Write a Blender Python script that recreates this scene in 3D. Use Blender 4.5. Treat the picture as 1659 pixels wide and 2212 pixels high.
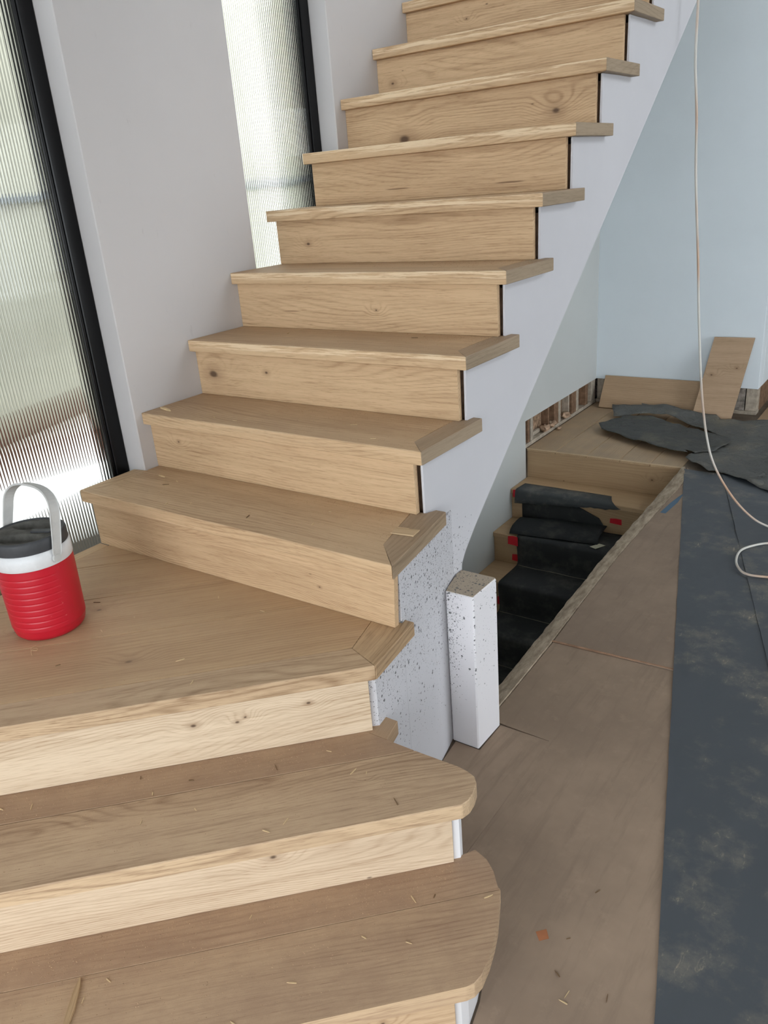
import bpy, bmesh, math, random
from mathutils import Vector, Matrix, noise as mnoise
R_ = random.Random(7)
sc = bpy.context.scene
col = sc.collection
for o in list(bpy.data.objects):
    bpy.data.objects.remove(o)

# ------------------------------------------------------------------ camera
cam = bpy.data.cameras.new('camera')
cam.lens = 1721.2 * 36.0 / 2212.0
cam.sensor_width = 36.0
cam.clip_start = 0.02
co = bpy.data.objects.new('camera', cam)
col.objects.link(co)
_R = ((0.818654, 0.158981, -0.551843), (0.569325, -0.350717, 0.743550), (-0.075330, -0.922888, -0.377628))
CAM = Vector((1.07965, -1.38670, 1.61478))
co.matrix_world = Matrix(((_R[0][0], -_R[0][1], -_R[0][2], CAM.x),
                          (_R[1][0], -_R[1][1], -_R[1][2], CAM.y),
                          (_R[2][0], -_R[2][1], -_R[2][2], CAM.z), (0, 0, 0, 1)))
sc.camera = co

# ------------------------------------------------------------------ sky, exposure
w = bpy.data.worlds.new('sky')
sc.world = w
w.use_nodes = True
bg = w.node_tree.nodes['Background']
bg.inputs['Color'].default_value = (0.89, 0.95, 1.0, 1)
bg.inputs['Strength'].default_value = 4.0
sc.cycles.adaptive_threshold = 0.02
sc.cycles.max_bounces = 9
sc.view_settings.view_transform = 'Standard'
sc.view_settings.look = 'None'
sc.view_settings.exposure = 0.66
sc.view_settings.gamma = 1.0
sc.view_settings.use_curve_mapping = False

# ------------------------------------------------------------------ helpers
WM = {}

def world_of(o):
    return WM.get(o.name, Matrix.Identity(4))

def link(o, parent=None, M=None):
    col.objects.link(o)
    M = M or Matrix.Identity(4)
    WM[o.name] = M.copy()
    if parent is not None:
        o.parent = parent
        o.matrix_basis = world_of(parent).inverted() @ M
    else:
        o.matrix_basis = M
    return o

def tag(o, label=None, cat=None, group=None, kind=None):
    if label: o['label'] = label
    if cat: o['category'] = cat
    if group: o['group'] = group
    if kind: o['kind'] = kind
    return o

def empty(name, loc=(0, 0, 0)):
    o = bpy.data.objects.new(name, None)
    o.empty_display_size = 0.1
    return link(o, None, Matrix.Translation(loc))

def obj_bm(name, bm, m, parent=None, M=None, smooth=False):
    me = bpy.data.meshes.new(name)
    bm.normal_update()
    bm.to_mesh(me)
    bm.free()
    if smooth:
        for p in me.polygons: p.use_smooth = True
    if m is not None:
        me.materials.append(m)
    return link(bpy.data.objects.new(name, me), parent, M)

def board(name, M, poly, t, m, parent=None, bev=0.0015, z0=0.0):
    """polygon in local XY (grain along local X) extruded along local Z, placed by M"""
    a = sum(poly[i][0] * poly[(i + 1) % len(poly)][1] - poly[(i + 1) % len(poly)][0] * poly[i][1] for i in range(len(poly)))
    if a < 0: poly = poly[::-1]
    bm = bmesh.new()
    lo = [bm.verts.new((x, y, z0)) for x, y in poly]
    hi = [bm.verts.new((x, y, z0 + t)) for x, y in poly]
    n = len(poly)
    bm.faces.new(lo[::-1]); bm.faces.new(hi)
    for i in range(n):
        bm.faces.new((lo[i], lo[(i + 1) % n], hi[(i + 1) % n], hi[i]))
    if bev > 0:
        bmesh.ops.bevel(bm, geom=bm.edges[:], offset=bev, segments=1, affect='EDGES', clamp_overlap=True)
    return obj_bm(name, bm, m, parent, M)

def plan(name, poly, z0, z1, m, parent=None, ang=0.0, bev=0.0015, org=None):
    """world-plan polygon between heights z0 and z1; grain direction ang (rad)"""
    ox, oy = org or poly[0]
    c, s = math.cos(ang), math.sin(ang)
    loc = [((x - ox) * c + (y - oy) * s, -(x - ox) * s + (y - oy) * c) for x, y in poly]
    M = Matrix.Translation((ox, oy, z0)) @ Matrix.Rotation(ang, 4, 'Z')
    return board(name, M, loc, z1 - z0, m, parent, bev)

def upright(name, a, b, z0, z1, t, m, parent=None, bev=0.001, poly=None):
    """vertical board whose front face runs from a to b in plan, thickness t behind it (to the left of a->b)"""
    a = Vector((a[0], a[1], 0)); b = Vector((b[0], b[1], 0))
    u = (b - a).normalized(); L = (b - a).length
    nrm = Vector((u.y, -u.x, 0))     # front, right-hand side of a->b
    M = Matrix(((u.x, 0, nrm.x, a.x), (u.y, 0, nrm.y, a.y), (0, 1, 0, z0), (0, 0, 0, 1)))
    H = z1 - z0
    return board(name, M, poly or [(0, 0), (L, 0), (L, H), (0, H)], t, m, parent, bev, z0=-t)

def sideways(name, x0, x1, poly, m, parent=None, bev=0.0):
    """polygon in world (y, z), extruded from x0 to x1"""
    M = Matrix(((0, 0, 1, x0), (1, 0, 0, 0), (0, 1, 0, 0), (0, 0, 0, 1)))
    return board(name, M, poly, x1 - x0, m, parent, bev)

def box(name, x0, x1, y0, y1, z0, z1, m, parent=None, bev=0.0):
    return plan(name, [(x0, y0), (x1, y0), (x1, y1), (x0, y1)], z0, z1, m, parent, 0.0, bev)

def clip(poly, a, b, c):
    """keep the part of poly with a*x + b*y <= c"""
    out = []
    for i in range(len(poly)):
        p, q = poly[i], poly[(i + 1) % len(poly)]
        dp, dq = a * p[0] + b * p[1] - c, a * q[0] + b * q[1] - c
        if dp <= 0: out.append(p)
        if dp * dq < 0:
            t = dp / (dp - dq)
            out.append((p[0] + (q[0] - p[0]) * t, p[1] + (q[1] - p[1]) * t))
    return out

def tube(name, pts, r, m, parent=None, seg=8, samples=6):
    """smooth round cord through the points"""
    P = [Vector(p) for p in pts]
    path = []
    for i in range(len(P) - 1):
        p0 = P[max(i - 1, 0)]; p1 = P[i]; p2 = P[i + 1]; p3 = P[min(i + 2, len(P) - 1)]
        for k in range(samples):
            t = k / samples
            path.append(0.5 * ((2 * p1) + (p2 - p0) * t + (2 * p0 - 5 * p1 + 4 * p2 - p3) * t * t + (3 * p1 - p0 - 3 * p2 + p3) * t ** 3))
    path.append(P[-1])
    bm = bmesh.new(); prev = None; first = None
    up = Vector((0.31, 0.77, 0.55)).normalized()
    for i, p in enumerate(path):
        d = (path[min(i + 1, len(path) - 1)] - path[max(i - 1, 0)]).normalized()
        a = d.cross(up).normalized(); b = d.cross(a)
        ring = [bm.verts.new(p + (a * math.cos(2 * math.pi * k / seg) + b * math.sin(2 * math.pi * k / seg)) * r) for k in range(seg)]
        if prev:
            for k in range(seg):
                bm.faces.new((prev[k], prev[(k + 1) % seg], ring[(k + 1) % seg], ring[k]))
        else: first = ring
        prev = ring
    bm.faces.new(first); bm.faces.new(prev[::-1])
    bmesh.ops.recalc_face_normals(bm, faces=bm.faces[:])
    return obj_bm(name, bm, m, parent, None, True)

# ------------------------------------------------------------------ materials
class NT:
    def __init__(s, name):
        s.m = bpy.data.materials.new(name); s.m.use_nodes = True
        s.t = s.m.node_tree; s.b = s.t.nodes['Principled BSDF']
        s.tc = s.t.nodes.new('ShaderNodeTexCoord')
    def put(s, sock, v):
        if hasattr(v, 'is_linked') or hasattr(v, 'links'): s.t.links.new(v, sock)
        else: sock.default_value = v
    def math(s, op, a, b=0.0, c=0.0):
        n = s.t.nodes.new('ShaderNodeMath'); n.operation = op
        s.put(n.inputs[0], a); s.put(n.inputs[1], b); s.put(n.inputs[2], c)
        return n.outputs[0]
    def vec(s, op, a, b):
        n = s.t.nodes.new('ShaderNodeVectorMath'); n.operation = op
        s.put(n.inputs[0], a); s.put(n.inputs[1], b)
        return n.outputs[0]
    def noise(s, v, scale=1.0, detail=2.0, rough=0.5, dist=0.0):
        n = s.t.nodes.new('ShaderNodeTexNoise')
        s.put(n.inputs['Vector'], v); n.inputs['Scale'].default_value = scale
        n.inputs['Detail'].default_value = detail; n.inputs['Roughness'].default_value = rough
        n.inputs['Distortion'].default_value = dist
        return n.outputs['Fac']
    def voronoi(s, v, scale):
        n = s.t.nodes.new('ShaderNodeTexVoronoi')
        s.put(n.inputs['Vector'], v); n.inputs['Scale'].default_value = scale
        return n.outputs['Distance'], n.outputs['Color']
    def step(s, v, lo, hi, a=0.0, b=1.0):
        n = s.t.nodes.new('ShaderNodeMapRange'); n.interpolation_type = 'SMOOTHSTEP'
        s.put(n.inputs[0], v); n.inputs[1].default_value = lo; n.inputs[2].default_value = hi
        n.inputs[3].default_value = a; n.inputs[4].default_value = b
        return n.outputs[0]
    def mix(s, f, a, b):
        n = s.t.nodes.new('ShaderNodeMix'); n.data_type = 'RGBA'
        s.put(n.inputs[0], f)
        s.put(n.inputs[6], (*a, 1) if isinstance(a, tuple) else a)
        s.put(n.inputs[7], (*b, 1) if isinstance(b, tuple) else b)
        return n.outputs[2]
    def sep(s, v):
        n = s.t.nodes.new('ShaderNodeSeparateXYZ'); s.put(n.inputs[0], v)
        return n.outputs
    def bump(s, h, strength=0.3, dist=0.002):
        n = s.t.nodes.new('ShaderNodeBump'); s.put(n.inputs['Height'], h)
        n.inputs['Strength'].default_value = strength; n.inputs['Distance'].default_value = dist
        s.t.links.new(n.outputs[0], s.b.inputs['Normal'])
    def done(s, color, rough=0.6, spec=0.3, metal=0.0):
        s.put(s.b.inputs['Base Color'], (*color, 1) if isinstance(color, tuple) else color)
        s.put(s.b.inputs['Roughness'], rough)
        s.b.inputs['Specular IOR Level'].default_value = spec
        s.b.inputs['Metallic'].default_value = metal
        return s.m

def plain(name, color, rough=0.5, spec=0.3, metal=0.0, var=0.08, scale=9.0, bump=0.0):
    n = NT(name)
    f = n.noise(n.tc.outputs['Object'], scale, 4, 0.6)
    dk = tuple(c * (1 - var) for c in color); lt = tuple(min(c * (1 + var), 1) for c in color)
    c = n.mix(n.step(f, 0.3, 0.7), dk, lt)
    if bump: n.bump(n.noise(n.tc.outputs['Object'], 260, 3), bump, 0.001)
    return n.done(c, rough, spec, metal)

_oak_n = [0]
OAK_L = (0.62, 0.435, 0.26)
OAK_D = (0.33, 0.20, 0.105)
def oak(light=OAK_L, dark=OAK_D, knots=(), dust_shade=0.0, cathedral=0.15, ring=0.013, pores=1.0, scuff=0.0, checks=(), dustc=(0.40, 0.265, 0.165)):
    """oak board material, grain along local X, pith rings and knots in local XY"""
    _oak_n[0] += 1
    k = _oak_n[0]
    rr = random.Random(100 + k)
    n = NT('oak_board_%02d' % k)
    p = n.tc.outputs['Object']
    off = (rr.uniform(-40, 40), rr.uniform(-40, 40), rr.uniform(-40, 40))
    q = n.vec('ADD', p, off)
    X, Y, Z = n.sep(p)
    n1 = n.noise(n.vec('MULTIPLY', q, (0.85, 4.6, 4.6)), 1.0, 1.5, 0.45)
    n2 = n.noise(n.vec('MULTIPLY', q, (5.0, 26, 26)), 1.0, 2, 0.5)
    c = n.math('ADD', Y, n.math('MULTIPLY', n1, cathedral * 2))
    c = n.math('ADD', c, n.math('MULTIPLY', Z, 0.8))
    c = n.math('ADD', c, n.math('MULTIPLY', n2, 0.010))
    core = halo = None
    for kx, ky, kr in knots:
        dx = n.math('MULTIPLY', n.math('SUBTRACT', X, kx), 0.62)
        dy = n.math('SUBTRACT', Y, ky)
        d = n.math('SQRT', n.math('ADD', n.math('MULTIPLY', dx, dx), n.math('MULTIPLY', dy, dy)))
        d = n.math('ADD', d, n.math('MULTIPLY', n.math('SUBTRACT', n2, 0.5), kr * 0.9))
        wgt = n.step(d, 0.0, kr * 5.5 + 0.02, 1.0, 0.0)
        c = n.math('ADD', c, n.math('MULTIPLY', wgt, kr * 2.6 + 0.022))
        kc = n.step(d, kr * 0.25, kr * 0.95, 1.0, 0.0)
        kh = n.step(d, kr * 0.6, kr * 3.2, 1.0, 0.0)
        core = kc if core is None else n.math('MAXIMUM', core, kc)
        halo = kh if halo is None else n.math('MAXIMUM', halo, kh)
    s = n.math('SINE', n.math('MULTIPLY', c, 2 * math.pi / ring))
    s = n.math('POWER', n.math('MULTIPLY_ADD', s, 0.5, 0.5), 3.6)
    tone = n.noise(n.vec('MULTIPLY', q, (1.3, 7, 7)), 1.0, 3, 0.55)
    band = n.noise(n.vec('MULTIPLY', q, (1.1, 30, 30)), 1.0, 4, 0.6)
    fib = n.noise(n.vec('MULTIPLY', q, (10, 340, 340)), 1.0, 3, 0.65)
    fib2 = n.noise(n.vec('MULTIPLY', q, (4.5, 120, 120)), 1.0, 4, 0.7)
    f = n.math('MULTIPLY', s, n.step(tone, 0.34, 0.68, 0.06, 0.46))
    f = n.math('ADD', f, n.math('MULTIPLY', n.step(fib, 0.45, 0.72), 0.30 * pores))
    f = n.math('ADD', f, n.math('MULTIPLY', n.step(fib2, 0.50, 0.74), 0.42 * pores))
    por = n.noise(n.vec('MULTIPLY', q, (26, 620, 620)), 1.0, 1.5, 0.5)
    f = n.math('ADD', f, n.math('MULTIPLY', n.step(por, 0.60, 0.70), 0.42 * pores))
    f = n.math('ADD', f, n.step(band, 0.30, 0.70, -0.12, 0.20))
    f = n.math('ADD', f, n.step(tone, 0.25, 0.75, -0.10, 0.14))
    colr = n.mix(n.math('MINIMUM', n.math('MAXIMUM', f, 0.0), 1.0), light, dark)
    for cx, cy, cl, ch in checks:        # thin dark splits along the grain
        dx = n.math('MULTIPLY', n.math('SUBTRACT', X, cx), 1.0 / cl)
        dy = n.math('MULTIPLY', n.math('ADD', n.math('SUBTRACT', Y, cy), n.math('MULTIPLY', n.math('SUBTRACT', n2, 0.5), ch * 1.5)), 1.0 / ch)
        d = n.math('SQRT', n.math('ADD', n.math('MULTIPLY', dx, dx), n.math('MULTIPLY', dy, dy)))
        colr = n.mix(n.step(d, 0.5, 1.0, 0.75, 0.0), colr, (0.16, 0.085, 0.045))
    if core is not None:
        colr = n.mix(n.math('MULTIPLY', halo, 0.38), colr, (0.24, 0.135, 0.072))
        colr = n.mix(n.math('MULTIPLY', core, 0.85), colr, (0.075, 0.042, 0.025))
    # mineral flecks
    vd, vc = n.voronoi(n.vec('MULTIPLY', q, (7, 16, 16)), 1.0)
    fl = n.math('MULTIPLY', n.step(vd, 0.02, 0.06, 1, 0), n.step(n.sep(vc)[0], 0.76, 0.8))
    colr = n.mix(n.math('MULTIPLY', fl, 0.75), colr, (0.10, 0.06, 0.035))
    if scuff:      # pale chipped streaks along the front arris of the nosing
        zf = n.math('MULTIPLY', n.step(Y, 0.0035, 0.007, 1, 0), n.step(Z, 0.012, 0.022))
        sf = n.step(n.noise(n.vec('MULTIPLY', q, (4, 40, 90)), 1.0, 5, 0.7), 0.47, 0.56)
        colr = n.mix(n.math('MULTIPLY', n.math('MULTIPLY', sf, zf), scuff), colr, (0.80, 0.63, 0.42))
    if dust_shade:       # sawdust film on upward faces, darkened to put in their weaker light
        geo = n.t.nodes.new('ShaderNodeNewGeometry')
        upf = n.step(n.sep(geo.outputs['Normal'])[2], 0.5, 0.9)
        dn = n.noise(q, 7.0, 5, 0.65)
        dp = n.noise(q, 420.0, 2, 0.7)
        df = n.math('ADD', n.step(dn, 0.30, 0.75, dust_shade * 0.45, dust_shade), n.step(dp, 0.58, 0.75, 0, dust_shade * 0.55))
        colr = n.mix(n.math('MULTIPLY', n.math('MINIMUM', df, 1.0), upf), colr, dustc)
    n.bump(n.math('ADD', n.math('MULTIPLY', fib, -0.6), n.math('MULTIPLY', s, 0.3)), 0.16, 0.001)
    return n.done(colr, 0.58, 0.28)

def drywall(name, color=(0.78, 0.77, 0.76), scuffs=0.0):
    n = NT(name)
    p = n.tc.outputs['Object']
    f = n.noise(p, 2.2, 4, 0.6)
    c = n.mix(n.step(f, 0.3, 0.7), tuple(x * 0.97 for x in color), color)
    if scuffs:
        g = n.math('MULTIPLY', n.step(n.noise(n.vec('MULTIPLY', p, (30, 30, 9)), 1, 4, 0.6), 0.66, 0.76), scuffs)
        c = n.mix(g, c, (0.42, 0.40, 0.40))
    n.bump(n.noise(p, 240, 4, 0.6), 0.08, 0.001)
    return n.done(c, 0.7, 0.25)

def splatter(name, color, mask):
    """white paint speckled with dried grey mortar; mask(n, X, Y, Z) gives the density"""
    n = NT(name)
    p = n.tc.outputs['Object']
    X, Y, Z = n.sep(p)
    f = n.noise(p, 2.2, 4, 0.6)
    c = n.mix(n.step(f, 0.3, 0.7), tuple(x * 0.96 for x in color), color)
    den = mask(n, X, Y, Z)
    h = None
    wob = n.vec('ADD', p, n.vec('MULTIPLY', (0.006, 0.006, 0.006), n.noise(p, 160, 2)))
    for sca, lo in ((85, 0.16), (155, 0.20), (270, 0.22)):
        d, vc = n.voronoi(wob, sca)
        r1, r2, r3 = n.sep(vc)
        thr = n.math('MULTIPLY', n.math('MULTIPLY_ADD', r1, 0.30, 0.07), n.step(n.math('SUBTRACT', den, r2), -0.02, 0.06))
        g = n.step(n.math('SUBTRACT', thr, d), -0.01, 0.03)
        c = n.mix(n.math('MULTIPLY', g, 0.92), c, (0.125, 0.125, 0.128))
        h = g if h is None else n.math('MAXIMUM', h, g)
    n.bump(h, 0.5, 0.0015)
    return n.done(c, 0.65, 0.25)

M_WALL = drywall('painted_drywall', (0.565, 0.545, 0.54), 0.35)
M_WHITE = drywall('white_drywall', (0.82, 0.81, 0.82))
M_SKYLIT = drywall('skylit_drywall', (0.80, 0.865, 0.91))  # far wall, bluish cast of the daylight put into this colour
M_GREY = drywall('shaded_drywall', (0.56, 0.575, 0.56))  # same white paint as the other walls, shade put into this grey
M_CEIL = plain('bare_plaster', (0.50, 0.49, 0.47), 0.8, 0.2, var=0.02)
M_BLACK = plain('black_window_frame', (0.003, 0.003, 0.0035), 0.3, 0.25, var=0.2)
M_STUDB = plain('brown_stud', (0.22, 0.135, 0.085), 0.85, 0.1, var=0.25, scale=30)
M_SUB = plain('subfloor_concrete', (0.16, 0.125, 0.095), 0.9, 0.1, var=0.2)

# ------------------------------------------------------------------ stair numbers
H = 0.195            # rise
RUN = 0.2488         # going
TH = 0.039           # tread thickness
XL = -1.11           # wall face beside the flight
XS = -0.03           # outer face of the string
def yf(k): return RUN * (k - 4)
def soffit(y): return 0.779 + 0.788 * (y - 0.752)
KTOP = 15

# ------------------------------------------------------------------ room shell
# ground floor slab around the basement opening
fl = empty('floor'); tag(fl, kind='structure')
plan('slab', [(-0.004, 0.40), (-0.08, 3.09), (-0.08, 6.5), (4.2, 6.5), (4.2, -3.6), (-1.42, -3.6), (-1.42, 0.40)], -0.28, 0.0, M_SUB, fl, bev=0)
# window wall
wl = empty('wall_left'); tag(wl, kind='structure')
W1 = (-0.365, 0.22); W2 = (0.89, 1.452)
XG = -1.205
for a, b in ((-3.6, W1[0]), (W1[1], W2[0]), (W2[1], 6.5)):
    box('wall_panel', -1.27, XL, a, b, -0.3, 5.4, M_WALL, wl, bev=0.003)
# lower wall under the flight, furred out, with the strip cut away above the landing floor
XW = -1.05
zt = lambda y: soffit(y) - 0.002
wu = empty('wall_stairwell'); tag(wu, kind='structure')
sideways('wall_panel', XL + 0.001, XW, [(0.5, -1.9), (3.05, -1.9), (3.05, 0.18), (4.25, 0.18), (4.25, zt(4.25)), (0.5, zt(0.5))], M_GREY, wu)
sideways('cavity_back', XL + 0.002, XL + 0.006, [(3.05, 0.0), (4.25, 0.0), (4.25, 0.18), (3.05, 0.18)], plain('cavity_board', (0.30, 0.20, 0.13), 0.9, 0.1, var=0.5, scale=30), wu)
# far wall, bottom strip cut away
wb = empty('wall_back'); tag(wb, kind='structure')
box('wall_panel', XW - 0.4, 0.065, 4.25, 4.36, 0.18, 5.4, M_SKYLIT, wb, bev=0.002)
box('wall_return', -0.055, 0.066, 4.361, 6.5, 0.18, 5.4, M_SKYLIT, wb, bev=0.002)
box('cavity_back', XW - 0.3, 0.0, 4.34, 4.36, 0.0, 0.18, plain('dark_cavity', (0.10, 0.08, 0.07), 0.9, 0.1, var=0.6, scale=40), wb)
# ceiling of the room and roof over the stairwell
ce = empty('ceiling'); tag(ce, kind='structure')
plan('slab', [(0.12, -3.6), (4.2, -3.6), (4.2, 6.5), (2.7, 6.5), (2.7, 0.9), (0.12, 0.9)], 2.62, 2.9, M_CEIL, ce, bev=0)
box('slab', -1.42, 0.12, -3.6, -1.6, 2.62, 2.9, M_CEIL, ce)
box('roof', -1.42, 4.2, -3.6, 6.5, 5.4, 5.6, M_CEIL, ce)
# daylight openings, unseen: doorway behind the camera, one upstairs, one added on the right
wf = empty('wall_front'); tag(wf, kind='structure')
YW = -3.4
OX0, OX1, OZ = -0.75, 3.8, 2.45
box('wall_panel', -1.42, OX0, YW - 0.2, YW, 0.0, 2.62, M_CEIL, wf)
box('wall_panel', OX1, 4.2, YW - 0.2, YW, 0.0, 2.62, M_CEIL, wf)
box('lintel', OX0, OX1, YW - 0.2, YW, OZ, 2.62, M_CEIL, wf)
box('upper_wall', 1.6, 4.2, YW - 0.2, YW, 2.9, 5.4, M_CEIL, wf)
box('upper_wall', -1.42, 1.6, YW - 0.2, YW, 5.0, 5.4, M_CEIL, wf)
box('upper_wall', -1.42, -1.0, YW - 0.2, YW, 2.9, 5.0, M_CEIL, wf)
wr = empty('wall_right'); tag(wr, kind='structure')
XR = 4.0
UY0, UY1 = 1.8, 5.6          # long window upstairs
GY0, GY1 = 1.0, 3.2          # unseen opening added to brighten the far floor and wall
box('wall_panel', XR, XR + 0.2, YW, GY0, 0.0, 2.62, M_CEIL, wr)
box('wall_panel', XR, XR + 0.2, GY1, 6.5, 0.0, 2.62, M_CEIL, wr)
box('lintel', XR, XR + 0.2, GY0, GY1, 2.4, 2.62, M_CEIL, wr)
box('upper_wall', XR, XR + 0.2, YW, UY0, 2.9, 5.4, M_CEIL, wr)
box('upper_wall', XR, XR + 0.2, UY1, 6.5, 2.9, 5.4, M_CEIL, wr)
box('upper_sill', XR, XR + 0.2, UY0, UY1, 2.9, 3.5, M_CEIL, wr)
box('upper_lintel', XR, XR + 0.2, UY0, UY1, 5.25, 5.4, M_CEIL, wr)
we = empty('wall_end'); tag(we, kind='structure')
box('wall_panel', -1.42, 4.2, 6.5, 6.7, 0.0, 5.4, M_CEIL, we)

# ------------------------------------------------------------------ fluted windows
def glass_mat():
    n = NT('fluted_glass')
    n.b.inputs['Transmission Weight'].default_value = 1.0
    n.b.inputs['IOR'].default_value = 1.47
    v = n.noise(n.tc.outputs['Object'], 3.0, 2)
    return n.done(n.mix(v, (0.93, 0.97, 0.95), (0.97, 0.985, 0.97)), 0.015, 0.5)
M_GLASS = glass_mat()

def fluted_pane(name, y0, y1, z0, z1, parent):
    bm = bmesh.new()
    pitch = 0.0104; nr = int(round((y1 - y0) / pitch)); pitch = (y1 - y0) / nr
    seg = 8; bulge = 0.0019
    for i in range(nr):
        cols = []
        for k in range(seg + 1):
            t = k / seg
            y = y0 + (i + t) * pitch
            x = XG + bulge * math.sin(math.pi * t)
            cols.append((bm.verts.new((x, y, z0)), bm.verts.new((x, y, z1))))
        for k in range(seg):
            bm.faces.new((cols[k][0], cols[k + 1][0], cols[k + 1][1], cols[k][1]))
    b = [bm.verts.new(v) for v in ((XG - 0.006, y1, z0), (XG - 0.006, y0, z0), (XG - 0.006, y0, z1), (XG - 0.006, y1, z1))]
    bm.faces.new(b)
    o = obj_bm(name, bm, M_GLASS, parent)
    for p in o.data.polygons:
        p.use_smooth = len(o.data.polygons) - 1 != p.index
    return o

for idx, (y0, y1) in ((1, W1), (2, W2)):
    wn = empty('window_%d' % idx, (XG, (y0 + y1) / 2, 0)); tag(wn, kind='structure')
    zb, ztop = -0.25, 5.2
    for a, b in ((y0, y0 + 0.05), (y1 - 0.052, y1)):
        box('frame_jamb', XG - 0.05, XG + 0.012, a, b, zb, ztop, M_BLACK, wn, bev=0.003)
    for a, b in ((y0 + 0.05, y0 + 0.062), (y1 - 0.064, y1 - 0.052)):
        box('glazing_bead', XG - 0.03, XG + 0.006, a, b, zb, ztop, M_BLACK, wn, bev=0.002)
    box('frame_sill', XG - 0.05, XG + 0.012, y0 + 0.05, y1 - 0.052, zb, zb + 0.05, M_BLACK, wn, bev=0.003)
    box('frame_head', XG - 0.05, XG + 0.012, y0 + 0.05, y1 - 0.052, ztop - 0.05, ztop, M_BLACK, wn, bev=0.003)
    fluted_pane('pane', y0 + 0.062, y1 - 0.064, zb + 0.05, ztop - 0.05, wn)

# outside, seen only through the ribbed glass
gr = box('outside_ground', -9.0, -1.43, -7, 12, -0.4, -0.02, plain('pale_paving', (0.74, 0.73, 0.70), 0.8, 0.2, var=0.05))
tag(gr, kind='structure')
M_PAVE = plain('garden_paving', (0.36, 0.35, 0.33), 0.9, 0.1, var=0.1)
g2 = box('outside_terrace', -1.43, 14.0, -14, -3.61, -0.4, -0.02, M_PAVE); tag(g2, kind='structure')
g3 = box('outside_garden', 4.21, 14.0, -3.6, 14, -0.4, -0.02, M_PAVE); tag(g3, kind='structure')
nb = empty('neighbour_building', (-4.2, 2, 0))
tag(nb, 'cream rendered building with a brown plinth blurred behind the ribbed windows', 'building')
box('wall', -4.5, -4.15, -7, 12, 0.20, 4.2, plain('cream_render', (0.40, 0.385, 0.315), 0.9, 0.1, var=0.30, scale=0.9), nb)
box('plinth', -4.5, -4.10, -7, 12, -0.02, 0.20, plain('brown_brick', (0.085, 0.038, 0.026), 0.9, 0.1, var=0.2, scale=12), nb)
box('ledge', -4.16, -4.12, -7, 12, 1.70, 1.745, plain('grey_ledge', (0.19, 0.20, 0.20), 0.8, 0.2), nb)
for y in (-3.2, -0.4, 1.25):
    box('downpipe', -4.15, -4.08, y, y + 0.11, 0.2, 4.2, plain('grey_pipe', (0.20, 0.21, 0.21), 0.8, 0.2), nb)
dk = box('surface', -2.75, -1.28, -7, 12, -0.019, 0.0, plain('dark_brown_ground', (0.045, 0.038, 0.03), 0.85, 0.1, var=0.25, scale=5))  # dark brown strip on the ground beside the windows
tag(dk, 'dark brown decking outside along the foot of the windows', 'surface')

for yy, lab in ((-2.3, 'unseen dark panel added outside for the dark stripes in the ribbed glass'),):  # added out of view, puts dark stripes into the ribbed glass
    o = box('stripe_screen', -4.05, -1.45, yy, yy + 0.05, 0.001, 3.2, plain('dark_screen', (0.035, 0.04, 0.038), 0.8, 0.2)); tag(o, lab, 'panel')
# ------------------------------------------------------------------ main staircase
st = empty('staircase', (0, 0, 0))
tag(st, 'pale oak open-string staircase climbing beside the ribbed windows', 'staircase')
A45 = math.pi / 4
def line_x(c, x): return (x, x - c)          # point on the diagonal x - y = c

# --- straight flight, steps five and up
riser_knots = {6: [(0.075, 0.075, 0.016), (0.33, 0.095, 0.006)], 7: [(0.62, 0.07, 0.003)], 8: [(0.15, 0.07, 0.006)],
               10: [(0.92, 0.058, 0.013), (0.28, 0.024, 0.02)], 11: [(0.075, 0.06, 0.008)], 5: [(0.13, 0.10, 0.004)], 12: [(0.3, 0.09, 0.004)]}
riser_checks = {9: [(0.40, 0.040, 0.07, 0.003), (0.86, 0.035, 0.07, 0.004)], 7: [(0.25, 0.06, 0.05, 0.002)]}
CW = 0.066
for k in range(5, KTOP + 1):
    y = yf(k); z1 = k * H; z0 = z1 - TH
    xl = XL + 0.001
    ub = y + 0.30
    if k == 8:
        main = [(-1.13, y), (0, y), (-CW, y + CW), (-CW, ub), (-1.13, ub)]
    elif k == 9:
        main = [(-1.13, y), (0, y), (-CW, y + CW), (-CW, ub), (xl, ub), (xl, 1.450), (-1.13, 1.450)]
    else:
        main = [(xl, y), (0, y), (-CW, y + CW), (-CW, ub), (xl, ub)]
    plan('tread', main, z0, z1, oak(dust_shade=0.5 if k < 8 else 0.2, scuff=0.85 if k > 5 else 0.15), st, 0.0, 0.002, org=(XL, y))
    cap = [(0, y + 0.0005), (0, y + 0.33), (XS + 0.001, y + 0.33), (XS + 0.001, ub), (-CW + 0.0006, ub), (-CW + 0.0006, y + CW)]
    plan('tread_return', cap, z0, z1, oak(light=(0.36, 0.275, 0.19), dark=(0.21, 0.155, 0.10), dust_shade=0.6), st, math.pi / 2, 0.0015, org=(0, y))
    upright('riser', (xl, y + 0.028), (-0.046, y + 0.028), z1 - H + 0.0005, z0 - 0.0003, 0.018,
            oak(knots=riser_knots.get(k, ()), checks=riser_checks.get(k, ())), st, bev=0.0008)

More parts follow.
